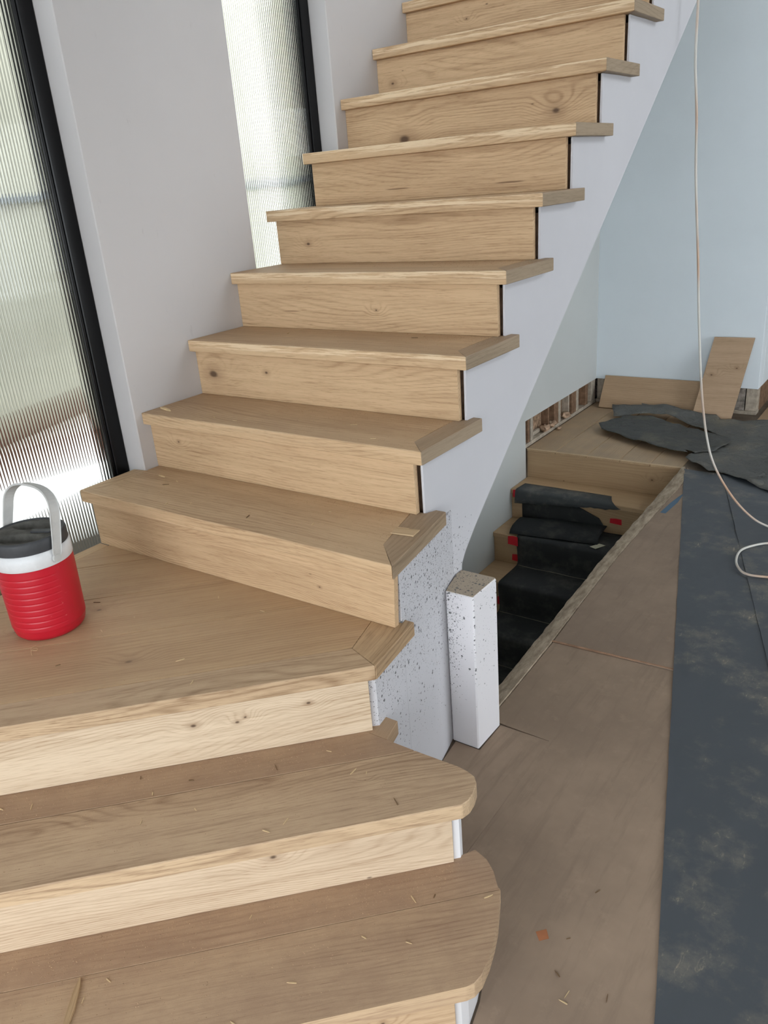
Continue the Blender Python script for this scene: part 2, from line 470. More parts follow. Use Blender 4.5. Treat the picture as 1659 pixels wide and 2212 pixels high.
# string, soffit
saw = [(0.297, 0.0), (0.478, 0.0), (0.478, 0.545), (0.505, 0.58)]
yend = yf(KTOP) + 0.30
saw += [(0.56, soffit(0.56)), (yend, soffit(yend)), (yend, KTOP * H - TH - 0.0005)]
for k in range(KTOP, 4, -1):
    saw += [(yf(k) + 0.047, k * H - TH - 0.0005)]
    if k > 5: saw += [(yf(k) + 0.047, (k - 1) * H - TH - 0.0005)]
def spl_string(n, X, Y, Z):
    # object coords of the string board: X = world y, Y = world z
    a = n.step(X, 0.34, 0.62, 1, 0); b = n.step(Y, 0.80, 0.55, 0, 1)
    return n.math('MULTIPLY', n.math('MULTIPLY', a, b), 0.45)
STR_C = (0.60, 0.593, 0.618)
sideways('string', -0.0375, XS, saw, splatter('string_paint', STR_C, spl_string), st, bev=0.0022)
core_ = [(0.32, 0.0), (0.47, 0.0), (0.47, 0.55), (0.56, soffit(0.56) + 0.004), (yend, soffit(yend) + 0.004), (yend, KTOP * H - TH - 0.02)]
for k in range(KTOP, 4, -1):
    core_ += [(yf(k) + 0.085, k * H - TH - 0.02)]
    if k > 5: core_ += [(yf(k) + 0.085, (k - 1) * H - TH - 0.02)]
sideways('string_core', -0.13, -0.038, core_, M_STUDB, st)
sideways('soffit', XL + 0.002, -0.131, [(0.56, soffit(0.56)), (yend, soffit(yend)), (yend, soffit(yend) + 0.03), (0.56, soffit(0.56) + 0.03)], M_GREY, st)
def spl_flare(n, X, Y, Z):
    a = n.step(Z, 0.28, 0.62, 0.16, 0.62); b = n.step(Z, 0.02, 0.28, 0.0, 1.0)
    return n.math('MULTIPLY', a, b)
M_FLARE = splatter('flare_paint', STR_C, spl_flare)
plan('string_flare', [(-0.032, 0.44), (-0.012, 0.36), (0.0, 0.31), (0.014, 0.246), (0.030, 0.14), (0.044, 0.047), (-0.09, 0.047), (-0.128, 0.296), (-0.128, 0.44)],
     0.0, 4 * H - TH - 0.001, M_FLARE, st, bev=0.0006, org=(0, 0))
plan('string_flare', [(0.0445, 0.046), (0.058, -0.03), (0.0715, -0.118), (-0.02, -0.2), (-0.09, -0.2), (-0.09, 0.046)],
     0.0, 3 * H - TH - 0.001, M_FLARE, st, bev=0.0006, org=(0, 0))

# --- step four
z1 = 4 * H; z0 = z1 - TH
plan('tread', [(-1.161, -0.006), (0.070, -0.013), (-0.020, 0.078), (-0.072, 0.296), (XL + 0.001, 0.296), (XL + 0.001, 0.226), (-1.098, 0.226), (-1.098, 0.055)],
     z0, z1, oak(dust_shade=0.32, cathedral=0.12), st, 0.0, 0.002, org=(-1.1, 0))
plan('tread_return', [(0.071, -0.0125), (0.016, 0.33), (-0.016, 0.33), (-0.026, 0.2965), (-0.0714, 0.2965), (-0.0194, 0.0784)],
     z0, z1, oak(light=(0.38, 0.28, 0.185), dark=(0.20, 0.14, 0.085), dust_shade=0.45), st, math.radians(99), 0.0015)
plan('tread_return', [(-1.1612, -0.0055), (-1.1612, 0.215), (-1.0986, 0.2255), (-1.0986, 0.0555)], z0, z1, oak(dust_shade=0.2), st, math.pi / 2, 0.0015)
upright('riser', (-1.145, 0.018), (0.046, 0.018), 3 * H + 0.0005, z0 - 0.0003, 0.018, oak(cathedral=0.34, ring=0.010, pores=0.9, knots=[(0.95, 0.06, 0.003)]), st, bev=0.0008,
        poly=[(0, 0), (1.187, 0), (1.196, 0.155), (-0.0, 0.155)])

# --- step three: diagonal landing boards
z1 = 3 * H; z0 = z1 - TH
FR = 0.240
def strip(c0, c1, region):
    return clip(clip(region, 1, -1, c1), -1, 1, -c0)
reg = [(-1.104, -2.2), (0.2, -2.2), (0.2, -0.3), (0.0, -0.108), (-0.040, 0.046), (-1.104, 0.046)]
BL = (0.56, 0.385, 0.22); BD = (0.36, 0.22, 0.115)
cuts = [0.107, -0.240, -0.573, -0.905, -1.3]
for i in range(4):
    pg = strip(cuts[i + 1] + 0.0032, cuts[i] - 0.0014, reg)
    plan('plank', pg, z0, z1, oak(BL, BD, dust_shade=0.42, cathedral=0.05, knots=[(1.02, 0.10, 0.009)] if i == 0 else [(0.45, 0.1, 0.005), (0.66, 0.16, 0.007)] if i == 1 else []),
         st, A45, 0.0004, org=(-1.104, -1.104 - cuts[i] + 0.0))
plan('step_body', [(-1.1, 0.0), (-0.09, 0.0), (-0.09, -0.21), line_x(0.17, -0.12), line_x(0.17, -1.1)], 2 * H, z0 - 0.012, M_STUDB, st, bev=0)
plan('bearer', [(-1.1, 0.01), (-0.06, 0.01), (-0.02, -0.11), line_x(0.19, -0.03), line_x(0.19, -1.1)], z0 - 0.0115, z0 - 0.0005, M_STUDB, st, bev=0)
ns = [(0.0, -0.108), (0.0955, -0.1445), line_x(FR, XL + 0.001), line_x(0.107, XL + 0.001)]
plan('nosing_plank', ns, z0, z1, oak((0.58, 0.42, 0.265), (0.25, 0.15, 0.08), dust_shade=0.28, cathedral=0.28, ring=0.013), st, A45, 0.0015, org=line_x(FR, XL))
plan('tread_return', [(0.0965, -0.144), (0.068, 0.066), (0.040, 0.066), (0.034, 0.046), (-0.0392, 0.046), (0.0008, -0.1077)], z0, z1,
     oak((0.52, 0.36, 0.21), (0.22, 0.13, 0.07), dust_shade=0.1, cathedral=0.16, ring=0.012), st, math.radians(98), 0.0015)
plan('border_strip', [(-1.150, -0.36), (-1.1045, -0.36), (-1.1045, 0.017), (-1.150, 0.017)], z0, z1, oak(BL, BD, dust_shade=0.2), st, math.pi / 2, 0.001)
upright('riser', line_x(0.212, XL + 0.001), line_x(0.212, 0.069), 2 * H + 0.0005, z0 - 0.0003, 0.018,
        oak((0.665, 0.53, 0.38), (0.40, 0.275, 0.17), cathedral=0.26, ring=0.012, knots=[(1.35, 0.09, 0.004), (1.37, 0.10, 0.003), (1.52, 0.11, 0.004), (1.25, 0.10, 0.006)]), st, bev=0.0008)

# --- step two
z1 = 2 * H; z0 = z1 - TH
end2 = [(0.381, -0.253), (0.3865, -0.232), (0.384, -0.207), (0.376, -0.180), (0.361, -0.162), (0.340, -0.1545), (0.312, -0.153), (0.118, -0.1545)]
front = end2 + [line_x(0.352, 0.20 - 0.0005)] + [line_x(0.352, XL + 0.001), line_x(0.634, XL + 0.001)]
front = [p for p in end2 if p[0] > 0.199] + [(0.1985, -0.1535), line_x(0.352, XL + 0.001), line_x(0.634, XL + 0.001)]
TL = (0.60, 0.435, 0.275); TD = (0.30, 0.185, 0.105); DC = (0.295, 0.185, 0.123)  # dust tone of the lower treads, their dimmer light put into it
plan('tread_plank', front, z0, z1, oak(TL, (0.25, 0.15, 0.085), dust_shade=0.40, cathedral=0.30, ring=0.016, dustc=DC, knots=[(1.92, 0.13, 0.001)]), st, A45, 0.002, org=line_x(0.634, XL))
back = [(0.196, -0.1545), (0.112, -0.1545), (0.105, -0.15), (0.0, -0.20), line_x(0.200, -0.05), line_x(0.200, XL + 0.001), line_x(0.3505, XL + 0.001)]
plan('tread_plank', [(0.196, -0.1545), (0.046, -0.1545), line_x(0.2005, XL + 0.001), line_x(0.3505, XL + 0.001)], z0, z1, oak((0.50, 0.35, 0.22), TD, dust_shade=0.8, dustc=DC), st, A45, 0.0009, org=line_x(0.3505, XL))
plan('tread_return', [(0.118, -0.1538), (0.101, -0.082), (0.060, -0.082), (0.048, -0.1538)], z0, z1, oak((0.42, 0.29, 0.18), TD, dust_shade=0.5), st, math.radians(100), 0.0012)
upright('riser', line_x(0.580, XL + 0.001), line_x(0.580, 0.343), H + 0.0005, z0 - 0.0003, 0.018,
        oak((0.645, 0.505, 0.36), (0.39, 0.265, 0.165), cathedral=0.20, knots=[(1.66, 0.115, 0.007)], checks=[(1.18, 0.150, 0.07, 0.004)]), st, bev=0.0008)
M_SIDE = drywall('white_step_side', (0.74, 0.73, 0.74))
plan('step_body', [(0.349, -0.218), (0.346, -0.203), (0.334, -0.192), (0.305, -0.187), (0.085, -0.187), (0.0, -0.19), (-1.1, -1.29), (-1.1, -1.664)], 0.0, z0 - 0.001, M_SIDE, st, bev=0.0006)

# --- step one, curtail
z1 = H; z0 = z1 - TH
end1 = [(0.514, -0.486), (0.524, -0.472), (0.5275, -0.448), (0.522, -0.41), (0.511, -0.365), (0.498, -0.325), (0.480, -0.283), (0.457, -0.247), (0.430, -0.214), (0.401, -0.192), (0.366, -0.181)]
plan('tread_plank', [p for p in end1 if p[0] - p[1] > 0.7155] + [(0.466, -0.2505), line_x(0.7156, XL + 0.001), line_x(1.0, XL + 0.001)], z0, z1,
     oak((0.56, 0.40, 0.25), (0.30, 0.185, 0.115), dust_shade=0.62, cathedral=0.10, dustc=DC), st, A45, 0.0012, org=line_x(1.0, XL))
plan('tread_plank', [(0.4645, -0.2505), (0.457, -0.247), (0.430, -0.214), (0.401, -0.192), (0.366, -0.181), (0.345, -0.215), line_x(0.560, XL + 0.001), line_x(0.7152, XL + 0.001)], z0, z1,
     oak((0.54, 0.38, 0.24), (0.30, 0.185, 0.115), dust_shade=0.75, cathedral=0.08, dustc=DC), st, A45, 0.0004, org=line_x(0.7152, XL))
upright('riser', line_x(0.955, XL + 0.001), line_x(0.955, 0.479), 0.0008, z0 - 0.0003, 0.018, oak((0.60, 0.43, 0.27), (0.40, 0.26, 0.15), knots=[(2.1, 0.1, 0.004)]), st, bev=0.0008)
plan('step_body', [(0.481, -0.456), (0.484, -0.433), (0.473, -0.380), (0.462, -0.345), (0.449, -0.315), (0.430, -0.282), (0.403, -0.247), (0.372, -0.222), (0.335, -0.235), (-1.1, -1.67), (-1.1, -2.037)], 0.0, z0 - 0.001, M_SIDE, st, bev=0.0006)

# ------------------------------------------------------------------ newel stub
nw = empty('newel_stub', (0.03, 0.405, 0))
tag(nw, 'short white boxed newel post spattered with grey mortar at the foot of the string', 'newel post')
def spl_newel(n, X, Y, Z):
    a = n.step(X, -0.01, 0.075, 1.25, 0.45); b = n.step(Z, 0.06, 0.38, 0.03, 1.0)
    return n.math('MULTIPLY', n.math('MULTIPLY', a, b), n.step(Y, 0.335, 0.35, 0.85, 0.34))
plan('post_body', [(-0.0045, 0.3365), (0.087, 0.3365), (0.0895, 0.474), (-0.0285, 0.476), (-0.0285, 0.444), (-0.0105, 0.362)], 0.0, 0.527, splatter('newel_paint', (0.80, 0.78, 0.80), spl_newel), nw, bev=0.004, org=(0, 0))
def spl_top(n, X, Y, Z): return n.math('ADD', 0.6, n.math('MULTIPLY', Z, 0.0))
plan('post_top', [(-0.002, 0.3395), (0.084, 0.3395), (0.0865, 0.471), (-0.0275, 0.473), (-0.0275, 0.445), (-0.0085, 0.362)], 0.5265, 0.5285, splatter('newel_top_board', (0.46, 0.38, 0.29), spl_top), nw, bev=0.0, org=(0, 0))

# ------------------------------------------------------------------ basement opening
plan('landing_slab', [(-1.3, 3.11), (-0.081, 3.11), (-0.081, 6.5), (-1.3, 6.5)], -0.28, -0.021, M_SUB, fl, bev=0)
M_PLY = lambda: oak((0.52, 0.36, 0.21), (0.36, 0.235, 0.13), dust_shade=0.8, cathedral=0.05, pores=0.6, dustc=(0.34, 0.255, 0.175))
xs = [-1.049, -0.855, -0.652, -0.444, -0.263, -0.081]
for a, b in zip(xs[:-1], xs[1:]):
    plan('plank', [(a + 0.0015, 3.064), (b - 0.0015, 3.064), (b - 0.0015, 4.33), (a + 0.0015, 4.33)], -0.02, 0.0, M_PLY(), fl, math.pi / 2, 0.0018, org=(a, 3.06))
ba = empty('wall_basement'); tag(ba, kind='structure')
box('wall_panel', -1.3, 0.0, 0.30, 0.399, -2.1, -0.281, M_GREY, ba)
box('wall_panel', 0.0, 0.1, 0.30, 3.3, -2.1, -0.281, M_GREY, ba)
box('slab', -1.3, 0.0, 0.4, 3.3, -2.1, -1.96, M_SUB, ba)
bs = empty('basement_staircase', (-0.55, 3.0, 0))
tag(bs, 'basement stairs going down beneath the flight, half covered with black felt', 'staircase')
BO = ((0.50, 0.345, 0.20), (0.37, 0.24, 0.13))
for i in range(0, 9):
    yn = 3.075 - 0.2475 * i; z = -H * i
    if i:
        plan('tread', [(XW + 0.001, yn), (-0.085, yn), (-0.085, yn + 0.2625), (XW + 0.001, yn + 0.2625)], z - 0.032, z, oak(*BO, cathedral=0.08, pores=0.5), bs, 0, 0.004, org=(XW, yn))
    upright('riser', (XW + 0.001, yn + (0.0149 if i else -0.004)), (-0.085, yn + (0.0149 if i else -0.004)), z - H - (0.02 if i else -0.0005), z - (0.0325 if i else 0.006), 0.014,
            oak(*BO, cathedral=0.09, pores=0.5, knots=[(0.80, 0.09, 0.006)] if i == 0 else ()), bs, bev=0.0008)
plan('landing_nosing', [(XW + 0.001, 3.062), (-0.081, 3.062), (-0.081, 3.0635), (XW + 0.001, 3.0635)], -0.0055, 0.0012, plain('raw_oak_edge', (0.62, 0.47, 0.30), 0.7), bs, bev=0)

def felt(name, base, dustc, amount, scale=6.0, rough=0.8, fiber=0.0, spec=0.25, wrinkle=0.0):
    n = NT(name)
    p = n.tc.outputs['Object']
    f = n.noise(p, scale, 6, 0.68)
    g = n.noise(n.vec('MULTIPLY', p, (70, 22, 50)), 1.0, 4, 0.7, 1.5)
    a = n.math('MULTIPLY', n.step(f, 0.48, 0.72), amount)
    if fiber:
        a = n.math('ADD', a, n.math('MULTIPLY', n.math('MULTIPLY', n.step(g, 0.55, 0.75), n.step(f, 0.50, 0.66)), fiber))
    c = n.mix(n.math('MINIMUM', a, 1.0), base, dustc)
    if wrinkle:
        w1 = n.noise(n.vec('MULTIPLY', p, (9, 15, 9)), 1.0, 5, 0.6, 1.2)
        w1 = n.math('ABSOLUTE', n.math('SUBTRACT', w1, 0.5))
        n.bump(n.math('MULTIPLY', n.step(w1, 0.0, 0.10), -1.0), wrinkle, 0.012)
    else:
        n.bump(n.noise(p, 180, 3), 0.15, 0.001)
    return n.done(c, rough, spec)
M_FELT = felt('black_felt', (0.034, 0.036, 0.037), (0.13, 0.125, 0.11), 0.5, 5)
M_FELT2 = felt('dusty_felt', (0.066, 0.071, 0.073), (0.20, 0.19, 0.165), 0.6, 7)

def sheet(name, prof, x0, x1, m, parent=None, nx=14, amp=0.004, th=0.002, seed=0, taper=None):
    """a bent ribbon: profile of (y, z) points swept across x, with soft waves"""
    bm = bmesh.new(); rows = []
    for j, (y, z) in enumerate(prof):
        a, b = (x0, x1) if taper is None else taper(j / (len(prof) - 1))
        row = []
        for i in range(nx + 1):
            x = a + (b - a) * i / nx
            wv = mnoise.noise(Vector((x * 7 + seed, y * 9, z * 9 + seed))) * amp
            row.append(bm.verts.new((x, y - abs(wv) * 0.6, z + abs(wv))))
        rows.append(row)
    for j in range(len(rows) - 1):
        for i in range(nx):
            bm.faces.new((rows[j][i], rows[j][i + 1], rows[j + 1][i + 1], rows[j + 1][i]))
    bmesh.ops.recalc_face_normals(bm, faces=bm.faces[:])
    o = obj_bm(name, bm, m, parent, None, True)
    md = o.modifiers.new('thickness', 'SOLIDIFY'); md.thickness = th; md.offset = 0
    return o

prof = [(2.842, -0.385), (2.80, -0.384), (2.72, -0.3845), (2.63, -0.3835)]
for i in range(2, 8):
    yn = 3.075 - 0.2475 * i; z = -H * i + 0.005
    for k in range(0, 7):
        a = math.radians(90 + 90 * k / 6)
        prof.append((yn + 0.010 + 0.020 * math.cos(a), z - 0.020 + 0.020 * math.sin(a)))
    prof += [(yn - 0.008, z - 0.05), (yn - 0.002, z - 0.10), (yn + 0.004, z - 0.16), (yn + 0.0, z - 0.182), (yn - 0.012, z - H + 0.003)]
    prof += [(yn - 0.06, z - H + 0.001), (yn - 0.14, z - H + 0.001), (yn - 0.20, z - H + 0.0015)]
fr_ = sheet('felt_runner', prof, -0.885, -0.13, M_FELT, None, 22, 0.005, 0.002, 3)
tag(fr_, 'black felt runner wrapped over the lower basement steps', 'felt')
for i in (2, 3, 4):
    yn = 3.075 - 0.2475 * i; z = -H * i
    tube('dust_crease', [(-0.878 + 0.12 * k, yn - 0.013 + 0.003 * math.sin(3.1 * k + i), z - H + 0.0095) for k in range(7)], 0.0028, plain('crease_dust', (0.21, 0.19, 0.15), 0.95, 0.05), fr_, 6, 4)
f1 = sheet('felt_strip', [(2.935, -0.189), (2.90, -0.188), (2.87, -0.188), (2.845, -0.187), (2.828, -0.1875), (2.817, -0.193), (2.814, -0.205), (2.812, -0.235), (2.811, -0.262)],
           -1.0, -0.36, M_FELT2, None, 30, 0.003, 0.002, 9, taper=lambda t: (-1.0 - 0.015 * t, -0.44 + 0.10 * t))
tag(f1, 'torn grey dusty felt strip draped over the top basement step', 'felt')
bm = bmesh.new(); bm.from_mesh(f1.data)        # ragged lower edge
for v in bm.verts:
    if v.co.z < -0.20:
        t = (v.co.x + 1.0) / 0.64
        d = 1.25 - 1.0 * t + 0.18 * mnoise.noise(Vector((v.co.x * 22, 3, 0)))
        v.co.z = -0.20 + (v.co.z + 0.20) * max(d, 0.06)
bm.to_mesh(f1.data); bm.free()
f2 = sheet('felt_flap', [(2.80, -0.362), (2.76, -0.350), (2.70, -0.345), (2.64, -0.352), (2.60, -0.362), (2.575, -0.378)], -0.95, -0.45, M_FELT2, None, 18, 0.010, 0.003, 21,
           taper=lambda t: (-0.955 + 0.02 * t, -0.44 + 0.03 * t))
for v in f2.data.vertices:
    v.co.y += 0.14 * max(0, (v.co.x + 0.93) / 0.5) * (1 if v.co.y > 2.66 else 0.45)
f2.data.materials[0] = felt('flap_felt', (0.022, 0.024, 0.025), (0.075, 0.072, 0.062), 0.5, 7)
tag(f2, 'folded black felt flap lying loose on the second basement step', 'felt')
f3 = sheet('felt_offcut', [(2.8395, -0.385), (2.838, -0.34), (2.837, -0.30), (2.836, -0.245)], -0.975, -0.45, M_FELT, None, 14, 0.003, 0.002, 33, taper=lambda t: (-0.975, -0.45 - 0.16 * max(0, (t - 0.6) / 0.4)))
tag(f3, 'black felt offcut propped against the second basement riser', 'felt')
M_RED = plain('red_tape', (0.68, 0.015, 0.03), 0.5, 0.4, var=0.15)
red = [((-1.033, -0.992, 2.826, -0.251, -0.197), 'red tape tab beside the torn felt strip on the top basement step'),
       ((-0.413, -0.342, 2.8412, -0.322, -0.287), 'red tape square on the bare right of the second basement riser'),
       ((-0.938, -0.872, 2.560, -0.445, -0.386), 'red tape holding the runner edge at the second basement nosing'),
       ((-0.928, -0.868, 2.5930, -0.566, -0.520), 'red tape on the riser just under the second basement nosing'),
       ((-0.905, -0.845, 2.3455, -0.742, -0.685), 'lowest red tape tab beside the white newel post'),]
for (x0, x1, y, za, zb), lab in red:
    dx = (x1 - x0)
    o = upright('red_tape', (x0, y), (x1, y), za, zb, 0.0012, M_RED, None, 0, poly=[(0, 0.004), (dx, 0), (dx * 0.97, (zb - za)), (dx * 0.52, (zb - za) * 1.04), (dx * 0.02, (zb - za) * 0.93)])
    tag(o, lab, 'tape', 'red tape tabs on the basement stairs')
M_MASK = plain('masking_tape', (0.50, 0.48, 0.36), 0.6)
o = plan('masking_tape', [(-0.44, 2.60), (-0.405, 2.66), (-0.365, 2.65), (-0.40, 2.585)], -0.377, -0.376, M_MASK, None, bev=0)
tag(o, 'cream tape corner at the right edge of the folded felt flap', 'tape')

# studs in the cut-away wall strips
M_STUD = plain('sawn_stud', (0.42, 0.36, 0.29), 0.85, 0.1, var=0.2, scale=30)
M_STUDB = plain('brown_stud', (0.22, 0.135, 0.085), 0.85, 0.1, var=0.25, scale=30)
for y, wd, m in ((3.09, 0.03, M_STUDB), (3.135, 0.035, M_STUD), (3.40, 0.02, M_STUDB), (3.50, 0.07, M_STUDB), (3.575, 0.035, M_STUD), (3.74, 0.018, M_STUD), (3.80, 0.08, M_STUDB), (3.885, 0.04, M_STUD), (4.05, 0.05, M_STUDB), (4.16, 0.08, M_STUD)):
    box('stud', XL + 0.008, XW - 0.004, y, y + wd, 0.026, 0.179, m, wu, bev=0.001)
box('bottom_plate', XL + 0.008, XW - 0.001, 3.052, 4.25, 0.001, 0.025, M_STUD, wu, bev=0.001)
box('drywall_edge', XL + 0.012, XL + 0.03, 3.18, 3.33, 0.03, 0.055, M_STUD, wu, bev=0.001)
for x, wd, m in ((-1.045, 0.05, M_STUD), (-0.70, 0.06, M_STUDB), (-0.30, 0.06, M_STUDB), (-0.075, 0.06, plain('mortar_lump', (0.25, 0.22, 0.19), 0.95, 0.1, var=0.5, scale=25)), (-0.008, 0.07, M_STUD)):
    box('stud', x, x + wd, 4.262, 4.337, 0.026, 0.179, m, wb, bev=0.001)
box('bottom_plate', XW, 0.064, 4.256, 4.339, 0.001, 0.025, M_STUD, wb, bev=0.001)
box('return_cavity', 0.0, 0.058, 4.365, 6.5, 0.0, 0.18, M_STUDB, wb)

def lump(name, c, r, m, seed, parent=None, flat=0.7):
    bm = bmesh.new(); bmesh.ops.create_icosphere(bm, subdivisions=3, radius=1.0)
    for v in bm.verts:
        d = 1 + 0.55 * mnoise.fractal(v.co * 1.7 + Vector((seed, seed, 0)), 0.6, 2.1, 4)
        v.co = Vector((v.co.x * r * d, v.co.y * r * 1.35 * d, v.co.z * r * flat * d))
    zmin = min(v.co.z for v in bm.verts)
    for v in bm.verts: v.co.z -= zmin
    return obj_bm(name, bm, m, parent, Matrix.Translation(c), True)
M_INS = plain('insulation_fluff', (0.42, 0.29, 0.20), 0.95, 0.05, var=0.3, scale=40)
for i, (c, r, lab) in enumerate((((-1.052, 3.36, 0.0255), 0.030, 'biggest tan insulation clump in the open wall strip'), ((-1.05, 3.46, 0.0255), 0.026, 'tan insulation clump beside the brown stud in the wall strip'),
                                 ((-1.052, 3.69, 0.0255), 0.028, 'tan insulation clump between the pale studs in the wall strip'), ((-1.02, 3.50, 0.0008), 0.014, 'small tan crumb of insulation on the landing floor'))):
    tag(lump('insulation_scrap', c, r, M_INS, i * 5.3), lab, 'insulation', 'insulation scraps by the open wall strip')

# rough ledge beside the opening
def ledge_mat():
    n = NT('rough_fibre_edge'); p = n.tc.outputs['Object']
    f = n.noise(n.vec('MULTIPLY', p, (55, 14, 30)), 1.0, 5, 0.7)
    g = n.noise(p, 90, 4, 0.7)
    c = n.mix(n.step(f, 0.3, 0.7), (0.25, 0.195, 0.142), (0.48, 0.39, 0.29))
    n.bump(n.math('ADD', f, g), 0.7, 0.004)
    return n.done(c, 0.9, 0.1)
inn = [(-0.002, 0.478), (-0.012, 0.67), (-0.030, 1.134), (-0.056, 1.745), (-0.066, 2.417), (-0.080, 3.06)]
out = [(0.046, 0.482), (0.044, 0.625), (0.036, 0.962), (0.018, 1.344), (0.001, 1.762), (-0.002, 2.218), (0.0, 2.81), (-0.060, 3.06)]
bm = bmesh.new()
N = 90
def lerp_path(P, y):
    for (x0, y0), (x1, y1) in zip(P[:-1], P[1:]):
        if y0 <= y <= y1: return x0 + (x1 - x0) * (y - y0) / (y1 - y0)
    return P[-1][0] if y > P[-1][1] else P[0][0]
rows = []
for j in range(N + 1):
    y = 0.482 + (3.058 - 0.482) * j / N
    xi, xo = lerp_path(inn, y), lerp_path(out, y)
    jt = 0.005 * mnoise.fractal(Vector((y * 14, 0, 0)), 0.6, 2, 4)
    row = [(xi - 0.003, -0.05), (xi - 0.004 + jt, -0.006), (xi + 0.003 + jt, 0.0055), ((xi + xo) / 2, 0.009 + 0.3 * jt), (xo - 0.002, 0.0085), (xo, 0.0)]
    rows.append([bm.verts.new((x, y, z + 0.0025 * mnoise.noise(Vector((x * 60, y * 45, z * 9))) if z > 0 else z)) for x, z in row])
for a, b in zip(rows[:-1], rows[1:]):
    for i in range(5): bm.faces.new((a[i], a[i + 1], b[i + 1], b[i]))
bm.faces.new(rows[0][::-1]); bm.faces.new(rows[-1])
bmesh.ops.recalc_face_normals(bm, faces=bm.faces[:])
o = obj_bm('opening_edge', bm, ledge_mat()); o['kind'] = 'structure'; o.name = 'trim_1'

# ------------------------------------------------------------------ floor coverings
def hardboard(name, base=(0.335, 0.245, 0.177)):
    n = NT(name); p = n.tc.outputs['Object']
    f = n.noise(p, 2.0, 5, 0.65); g = n.noise(n.vec('MULTIPLY', p, (26, 3.0, 10)), 1, 4, 0.65); h = n.noise(p, 300, 2, 0.7)
    c = n.mix(n.step(f, 0.3, 0.72), tuple(x * 0.82 for x in base), tuple(x * 1.12 for x in base))
    c = n.mix(n.math('MULTIPLY', n.step(g, 0.48, 0.70), 0.55), c, tuple(x * 0.74 for x in base))
    k2 = n.noise(p, 13, 6, 0.75)
    c = n.mix(n.step(k2, 0.52, 0.75, 0, 0.45), c, tuple(x * 1.28 for x in base))
    d, vc = n.voronoi(n.vec('ADD', p, n.vec('MULTIPLY', (0.03, 0.03, 0.03), n.noise(p, 30, 3))), 5.0)
    st_ = n.math('MULTIPLY', n.step(d, 0.03, 0.12, 1, 0), n.step(n.sep(vc)[0], 0.72, 0.8))
    c = n.mix(n.math('MULTIPLY', st_, 0.55), c, (0.10, 0.072, 0.055))
    c = n.mix(n.step(h, 0.62, 0.8, 0, 0.30), c, (0.42, 0.33, 0.24))
    return n.done(c, 0.75, 0.2)
def floor_sheet(poly, z0, z1, m, label):
    o = plan('hardboard_sheet', poly, z0, z1, m, None, 0, 0.0)
    return tag(o, label, 'floor board', 'hardboard sheets protecting the floor')
HB = hardboard('hardboard')
floor_sheet([(0.0925, 0.472), (0.0925, 0.333), (0.008, 0.333), (0.018, 0.246), (0.048, 0.047), (0.0755, -0.12), (0.088, -0.184), (0.2566, -0.184), (0.2566, 0.4728)], 0.0004, 0.004, HB,
            'small brown hardboard piece wrapped around the foot of the newel post')
floor_sheet([(0.049, 0.482), (0.2565, 0.474), (0.2575, -0.184), (0.309, -0.184), (0.375, -0.217), (0.408, -0.243), (0.436, -0.279), (0.455, -0.313), (0.479, -0.379), (0.490, -0.433), (0.488, -0.474),
             (-1.09, -2.06), (-1.09, -2.8), (1.55, -2.8), (0.57, 1.021), (0.038, 1.000), (0.046, 0.66)], 0.0004, 0.004, HB,
            'large brown hardboard sheet with an orange tape scrap beside the bottom steps')
sh = floor_sheet([(0.0385, 1.004), (0.57, 1.0245), (0.09, 2.85), (-0.05, 3.055), (0.002, 2.81), (0.0, 2.218), (0.003, 1.762), (0.020, 1.344)], 0.0004, 0.0065, hardboard('hardboard_far', (0.31, 0.228, 0.168)),
            'narrow brown hardboard sheet with a curled edge beside the basement opening')
bm = bmesh.new(); prev = None                 # curled torn edge of that sheet
for i in range(31):
    x = 0.032 + (0.475 - 0.032) * i / 30
    y = 1.0035 + 0.0205 * i / 30 + 0.0015 * mnoise.noise(Vector((x * 40, 1, 0)))
    hgt = 0.001 + 0.0035 * math.sin(math.pi * min(i / 22, 1)) + 0.001 * mnoise.noise(Vector((x * 60, 2, 0)))
    ring = [bm.verts.new(p) for p in ((x, y - 0.002, 0.0042), (x, y - 0.0025, 0.005 + hgt), (x, y + 0.0005, 0.0065 + hgt), (x, y + 0.008, 0.0067))]
    if prev:
        for k in range(3): bm.faces.new((prev[k], ring[k], ring[k + 1], prev[k + 1]))
    prev = ring
bmesh.ops.recalc_face_normals(bm, faces=bm.faces[:])
obj_bm('curled_edge', bm, plain('raw_hardboard_edge', (0.33, 0.20, 0.13), 0.8, 0.1, var=0.2, scale=40), sh)

